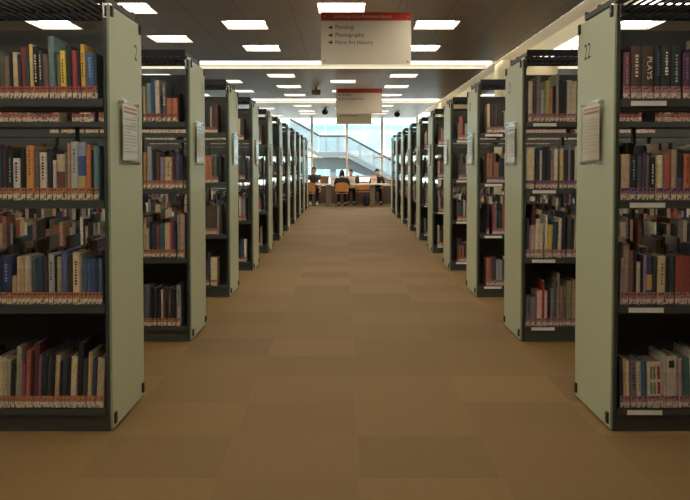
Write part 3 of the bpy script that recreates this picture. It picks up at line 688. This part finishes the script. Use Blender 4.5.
# ------------------------------------------------------------------ people
skin_m = mat('skin', (196, 146, 114), .55)
hair_m = mat('black_hair', (24, 21, 20), .45)
eye_m = mat('eye_dark', (30, 24, 22), .3)
def skinned(name, verts, edges, radii, m, parent, extra=None, lvl=1):
    me = bpy.data.meshes.new(name); me.from_pydata(verts, edges, []); o = bpy.data.objects.new(name, me); C.objects.link(o)
    sk = o.modifiers.new('s', 'SKIN'); sk.use_smooth_shade = True
    me.skin_vertices[0].data[0].use_root = True
    for i, q in enumerate(radii): me.skin_vertices[0].data[i].radius = (q, q) if isinstance(q, (int, float)) else q
    sub = o.modifiers.new('d', 'SUBSURF'); sub.levels = lvl; sub.render_levels = lvl
    dg = bpy.context.evaluated_depsgraph_get(); ev = o.evaluated_get(dg); nm = bpy.data.meshes.new_from_object(ev)
    bpy.data.objects.remove(o)
    if extra:
        bm = bmesh.new(); bm.from_mesh(nm); t2 = extra.mesh('tmp'); bm.from_mesh(t2); bm.to_mesh(nm); bm.free()
    nm.name = name; nm.materials.clear()
    for q in (m if isinstance(m, list) else [m]): nm.materials.append(q)
    nm.polygons.foreach_set('use_smooth', [True] * len(nm.polygons))
    no = bpy.data.objects.new(name, nm); C.objects.link(no); no.parent = parent
    return no
def person(x, y, rz, lab, shirt, pants, shoes, sc=1.0, long_hair=False, lean=.06, arms='table', sleeves=True, jacket=None, headdown=.0):
    """seated person facing +y of its own frame, on a 0.45 m seat"""
    r = empty('person', (x, y, 0), lab, 'person', None, rz); r.scale = (sc, sc, sc)
    L = lean
    P = {'pel': (0, -.02, .55), 'wai': (0, -.02 + L * .3, .73), 'che': (0, L * .8, .93), 'nek': (0, L + .01, 1.05), 'nk2': (0, L + .03, 1.10)}
    vs = [P['pel'], P['wai'], P['che'], P['nek'], P['nk2']]; ra = [.10, .09, .095, .052, .05]
    ed = [(0, 1), (1, 2), (2, 3), (3, 4)]
    arm = {}
    for s in (-1, 1):
        sh, el, wr, ha = (s * .185, L * .9, .99), (s * .25, .10 + L, .76), (s * .13, .33 + L, .77), (s * .10, .40 + L, .765)
        i = len(vs); vs += [sh, el, wr, ha]; ra += [.046, .038, .028, (.036, .018)]; ed += [(2, i), (i, i + 1), (i + 1, i + 2), (i + 2, i + 3)]
        arm[s] = (sh, el, wr, ha)
        hp, kn, an, to = (s * .09, .04, .53), (s * .11, .45, .515), (s * .11, .42, .085), (s * .12, .56, .035)
        i = len(vs); vs += [hp, kn, an, to]; ra += [.085, .06, .042, .032]; ed += [(0, i), (i, i + 1), (i + 1, i + 2), (i + 2, i + 3)]
    ex = MB(); hc = Vector((0, L + .055 + headdown * .4, 1.215 - headdown * .15))
    R = Matrix.Rotation(-headdown - .05, 3, 'X')
    ex.ball(hc, .075, .092, .112, 16, 12, 0, R)
    ex.ball(hc + R @ Vector((0, .02, -.06)), .054, .062, .055, 12, 8, 0, R)
    ex.ball(hc + R @ Vector((0, .094, -.018)), .013, .018, .022, 8, 6)
    ex.ball(hc + R @ Vector((0, .078, -.062)), .024, .012, .008, 8, 6, 2)
    for s in (-1, 1):
        ex.ball(hc + R @ Vector((s * .031, .083, .008)), .012, .008, .007, 8, 6, 1)
        ex.ball(hc + R @ Vector((s * .076, -.003, -.012)), .009, .02, .032, 8, 6)
        ha = Vector(arm[s][3]); wr = Vector(arm[s][2]); d = (ha - wr).normalized(); sd = Vector((-d.y, d.x, 0)) * -s
        for q, (o_, ln) in enumerate(((-.027, .052), (-.009, .064), (.009, .068), (.026, .06))):
            b0 = ha + sd * o_ * -1 - d * .01; b1 = b0 + d * ln * .62 + Vector((0, 0, .004)); b2 = b1 + d * ln * .4 - Vector((0, 0, .014))
            ex.tube(b0, b1, .009, 6, 0, .008); ex.tube(b1, b2, .008, 6, 0, .006)
        t0 = wr + d * .025 + sd * .02; t1 = t0 + d * .035 + sd * .025; t2 = t1 + d * .03 - Vector((0, 0, .008))
        ex.tube(t0, t1, .0105, 6, 0, .009); ex.tube(t1, t2, .009, 6, 0, .0065)
    skinned('body', vs, ed, ra, [skin_m, eye_m, mat('lips', (160, 92, 84), .5)], r, ex)
    # clothing follows the body
    vs2 = [(0, -.02, .50), P['wai'], P['che'], (0, L + .005, 1.05), (0, L * .9 - .01, .985)]; ra2 = [(.165, .14), (.15, .13), (.165, .13), .075, .125]; ed2 = [(0, 1), (1, 2), (2, 4), (4, 3)]
    for s in (-1, 1):
        sh, el, wr, ha = [Vector(q) for q in arm[s]]
        i = len(vs2)
        if sleeves: vs2 += [sh, el, el.lerp(wr, .8)]; ra2 += [.07, .056, .042]; ed2 += [(2, i), (i, i + 1), (i + 1, i + 2)]
        else: vs2 += [sh, sh.lerp(el, .65)]; ra2 += [.072, .062]; ed2 += [(2, i), (i, i + 1)]
    skinned('shirt', [tuple(v) for v in vs2], ed2, ra2, shirt, r)
    vs3 = [(0, -.02, .56), (0, -.02, .60)]; ra3 = [(.165, .13), (.16, .125)]; ed3 = [(0, 1)]
    for s in (-1, 1):
        i = len(vs3); vs3 += [(s * .09, .04, .535), (s * .11, .46, .52), (s * .11, .425, .12)]; ra3 += [.098, .073, .058]; ed3 += [(0, i), (i, i + 1), (i + 1, i + 2)]
    skinned('trousers', vs3, ed3, ra3, pants, r)
    for s in (-1, 1):
        m = MB(); m.ball((s * .115, .485, .043), .048, .125, .042, 12, 8); m.build('shoe', shoes, r, smooth=True)
    m = MB(); m.ball(hc + R @ Vector((0, -.018, .026)), .086, .098, .105, 16, 10, 0, R)
    me = m
    # cut the face free: keep only hair above and behind
    hv = [Vector(v) for v in m.v]; keep = []
    for f in m.f:
        c = sum((hv[i] for i in f), Vector()) / len(f); q = R.transposed() @ (c - hc)
        if not (q.y > .035 and q.z < .055) and q.z > -.075: keep.append(f)
    m.f = keep; m.mi = [0] * len(keep)
    if long_hair:
        m.ball(hc + Vector((0, -.06, -.13)), .105, .06, .2, 14, 10); m.ball(hc + Vector((0, -.04, -.02)), .098, .08, .11, 14, 10)
    m.build('hair', hair_m, r, smooth=True)
    return r
cl = lambda n, c: mat(n, c, .85, noise=.08, nscale=40)
person(-1.06, 27.74, math.pi, 'seated person with short black hair in dark grey shirt, white shoes', cl('charcoal_shirt', (62, 58, 62)), cl('dark_trousers', (38, 34, 38)), cl('white_shoe', (225, 225, 222)), 1.0, sleeves=False, headdown=.25)
person(-.10, 26.30, 0, 'seated person with long black hair and black top, seen from behind', cl('black_top', (26, 25, 27)), cl('black_trousers', (28, 27, 30)), cl('dark_shoe', (40, 36, 36)), .92, long_hair=True, lean=.12, headdown=.2)
person(.20, 27.74, math.pi, 'seated person in cream white shirt across the table, facing the camera', cl('white_shirt', (222, 208, 180)), cl('dark_trousers', (38, 34, 38)), cl('dark_shoe', (40, 36, 36)), .95, headdown=.3)
person(1.10, 27.74, math.pi, 'seated person in black open jacket beside a propped pinkish board', cl('black_jacket', (30, 29, 32)), cl('navy_trousers', (34, 36, 48)), cl('dark_shoe', (40, 36, 36)), .95, headdown=.2)
# things on and under the table
ZT_ = .7355
def backpack(name, x, y, z, w, d, h, c, lab):
    r = empty(name, (x, y, z), lab, 'bag')
    fm = cl('bag_%d' % c[0], c)
    m = MB(); m.ball((0, 0, h * .5), w * .5, d * .5, h * .5, 14, 10)
    for i, v in enumerate(m.v):
        q = (v[2] - h * .5) / (h * .5); e = 1 if abs(q) > .98 else min(1.25, 1 / max(.75, math.sqrt(max(0.01, 1 - q * q))) ** .5)
        m.v[i] = (v[0] * e, v[1] * e, max(v[2], h * .03) )
    m.build('bag_body', fm, r, smooth=True)
    m = MB(); m.ball((0, -d * .42, h * .33), w * .33, d * .22, h * .24, 12, 8); m.build('front_pocket', fm, r, smooth=True)
    m = MB(); pts = [(-.05, 0, h - .015), (-.04, 0, h + .03), (.04, 0, h + .03), (.05, 0, h - .015)]
    for a, b in zip(pts, pts[1:]): m.tube(a, b, .008, 6)
    m.build('handle', fm, r)
    return r
backpack('backpack', .70, 26.50, 0, .26, .18, .40, (30, 30, 34), 'black backpack on the floor in front of the reading table')
backpack('handbag', .42, 27.32, ZT_ - .008, .16, .12, .25, (62, 38, 38), 'dark reddish bag on the table beside the person in white')
def prop_board(x, y, w, h, c, lab, cat, name):
    r = empty(name, (x, y, ZT_), lab, cat)
    m = MB(); a = .08
    m.add([(-w / 2, 0, .001), (w / 2, 0, .001), (w / 2, .012, .001), (-w / 2, .012, .001), (-w / 2, a, h), (w / 2, a, h), (w / 2, a + .012, h), (-w / 2, a + .012, h)], [(0, 3, 2, 1), (4, 5, 6, 7), (0, 1, 5, 4), (1, 2, 6, 5), (2, 3, 7, 6), (3, 0, 4, 7)])
    m.build('board', mat(name + '_face', c, .6, noise=.06), r, bevel=.002)
    m = MB(); m.prism([(-.02, .0015), (.02, .0015), (.012, h * .7), (-.012, h * .7)], a + .05, a + .056); m.build('rear_stay', steel, r)
    m = MB(); m.box(-.03, .03, a * .55 - .006 + .0, a * .55 - .004, h * .5, h * .62); m.build('mark', mat('dull_red', (170, 80, 70), .6), r)
    return r
prop_board(.97, 26.95, .20, .26, (216, 180, 160), 'pinkish board propped up on the table before the person in black jacket', 'board', 'reading_stand')
prop_board(-.36, 26.98, .2, .26, (206, 190, 178), 'pale folder propped up on the table beside the long-haired person', 'folder', 'document_folder')
tag(MB().box(-.82, -.55, 27.1, 27.28, ZT_, ZT_ + .24).build('wooden_box', wood_dark, bevel=.004), 'brown wooden box on the table between the person in grey and folder', 'box')
for k, (w, c) in enumerate(((.30, (120, 62, 52)), (.28, (150, 110, 90)), (.26, (92, 60, 52)))):
    tag(MB().box(1.55 - w / 2, 1.55 + w / 2, 27.05, 27.27, ZT_ + .001 + k * .045, ZT_ + .044 + k * .045).build('table_book', bmat(c), bevel=.002), '%s book in the stack at the right end of the table, %s' % (['reddish', 'tan', 'dark brown'][k], ['lowest', 'middle', 'topmost'][k]), 'book', 'books stacked on the table')
pp = MB().box(.50, .80, 27.0, 27.25, ZT_, ZT_ + .006).build('papers', paper); tag(pp, 'white papers lying on the table left of the pinkish board', 'papers')

# ------------------------------------------------------------------ outdoors
tag(MB().box(-30, 30, WY + .16, 75, -.25, -.10).build('ground', mat('pale_paving', (196, 196, 190), .8)), kind='structure')
conc = mat('outdoor_concrete', (112, 117, 120), .7); rail_m = mat('rail_dark', (58, 58, 62), .4, metal=.3)
bal_m = bpy.data.materials.new('balustrade_glass'); bal_m.use_nodes = True
nt = bal_m.node_tree; nt.nodes.clear()
_o = nt.nodes.new('ShaderNodeOutputMaterial'); _t = nt.nodes.new('ShaderNodeBsdfTransparent'); _g = nt.nodes.new('ShaderNodeBsdfDiffuse'); _m = nt.nodes.new('ShaderNodeMixShader')
_t.inputs['Color'].default_value = (.88, .93, .94, 1); _g.inputs['Color'].default_value = (.30, .325, .34, 1); _m.inputs[0].default_value = .55
nt.links.new(_t.outputs[0], _m.inputs[1]); nt.links.new(_g.outputs[0], _m.inputs[2]); nt.links.new(_m.outputs[0], _o.inputs[0])
SY = 42.0
st = empty('staircase', (0, SY, -.1), 'grey outdoor staircase with landing and glass balustrades beyond the windows', 'staircase')
def q(px, py): x, z = at(px, py, SY); return x, z + .1
def sprism(name, pts, y0, y1, m): return MB().prism([q(*p) for p in pts], y0, y1).build(name, m, st)
sprism('landing', [(318, 156.5), (347, 156.5), (347, 152), (318, 152)], 0, 1.4, conc)
sprism('flight', [(347, 152), (402, 181), (402, 185), (347, 156.5)], 0, 1.4, conc)
sprism('flight', [(290, 137), (318, 152), (318, 156.5), (290, 141.5)], 0, 1.4, conc)
for pts in (((319, 136.5), (346.5, 136.5), (346.5, 152), (319, 152)), ((347.5, 137), (402, 166.5), (402, 181), (347.5, 152.3)), ((290, 120), (318, 135.5), (318, 151.5), (290, 137))):
    sprism('balustrade', pts, .02, .035, bal_m)
def railing(a, b):
    (xa, za), (xb, zb) = q(*a), q(*b)
    MB().tube((xa, .03, za), (xb, .03, zb), .05, 10).build('handrail', rail_m, st)
railing((290, 119), (319, 135.5)); railing((319, 136), (347, 136)); railing((347, 136), (402, 166))
for px in (326, 338):
    (xa, za), (xb, zb) = q(px, 136), q(px, 156); MB().tube((xa, .05, za), (xb, .05, zb), .03, 8).build('post', rail_m, st)
for px in (360, 374, 388):
    y = 136 + (px - 347) * .545
    (xa, za), (xb, zb) = q(px, y), q(px, y + 16); MB().tube((xa, .05, za), (xb, .05, zb), .03, 8).build('post', rail_m, st)
sprism('understair_wall', [(311, 169.5), (347, 169.5), (372, 178), (402, 190), (402, 185.5), (347, 157), (311, 157)], .5, 1.0, mat('understair_paint', (104, 109, 110), .8))
sprism('support', [(330, 190.5), (336, 190.5), (336, 169), (330, 169)], .6, .9, conc)
sprism('support', [(292, 190.5), (298, 190.5), (298, 141), (292, 138)], .6, .9, conc)
sprism('support', [(395, 192.2), (402, 192.2), (402, 185), (395, 182)], 1.01, 1.3, conc)
FYB = 62.0
fb = empty('office_building', (0, FYB, -.1), 'bright white office building with cyan window bands beyond the staircase', 'building')
fw = mat('facade_white', (236, 240, 238), .7); fg = mat('facade_glass', (160, 212, 220), .15, spec=.6, noise=.25, nscale=.6)  # glass noise paints foliage reflections into the window colour
MB().box(-24, 24, .3, 8, 0, 11.5).build('wall', fw, fb)
for z0, z1 in ((.7, 1.7), (2.75, 4.5), (5.9, 7.9)):
    for i in range(-8, 8):
        if i in range(-4, 5):
            w = MB().box(i * 3 + .12, i * 3 + 2.88, .18, .29, z0, z1).build('window', fg, fb)
            m = MB(); m.box(i * 3 + 1.45, i * 3 + 1.55, .12, .179, z0, z1); m.box(i * 3 + .12, i * 3 + 1.449, .12, .179, z0 + (z1 - z0) * .62, z0 + (z1 - z0) * .62 + .08); m.build('window_bar', fw, w)
MB().box(-24, 24, -.25, .299, 4.75, 5.2).build('ledge', fw, fb); MB().box(-24, 24, -.15, .299, 2.25, 2.5).build('ledge', fw, fb)

# ------------------------------------------------------------------ light
w = bpy.data.worlds.new('sky'); SC.world = w; w.use_nodes = True
nt = w.node_tree; bg = nt.nodes['Background']
bg.inputs['Color'].default_value = (.93, .975, 1, 1); bg.inputs['Strength'].default_value = 2.4
sun = bpy.data.lights.new('sun', 'SUN'); sun.energy = 4.0; sun.angle = .05; so = bpy.data.objects.new('sun', sun); C.objects.link(so)
so.rotation_euler = (math.radians(38), 0, math.radians(-15))
SC.view_settings.view_transform = 'Standard'; SC.view_settings.look = 'None'; SC.view_settings.gamma = 1; SC.view_settings.exposure = 0.22; SC.view_settings.use_curve_mapping = False
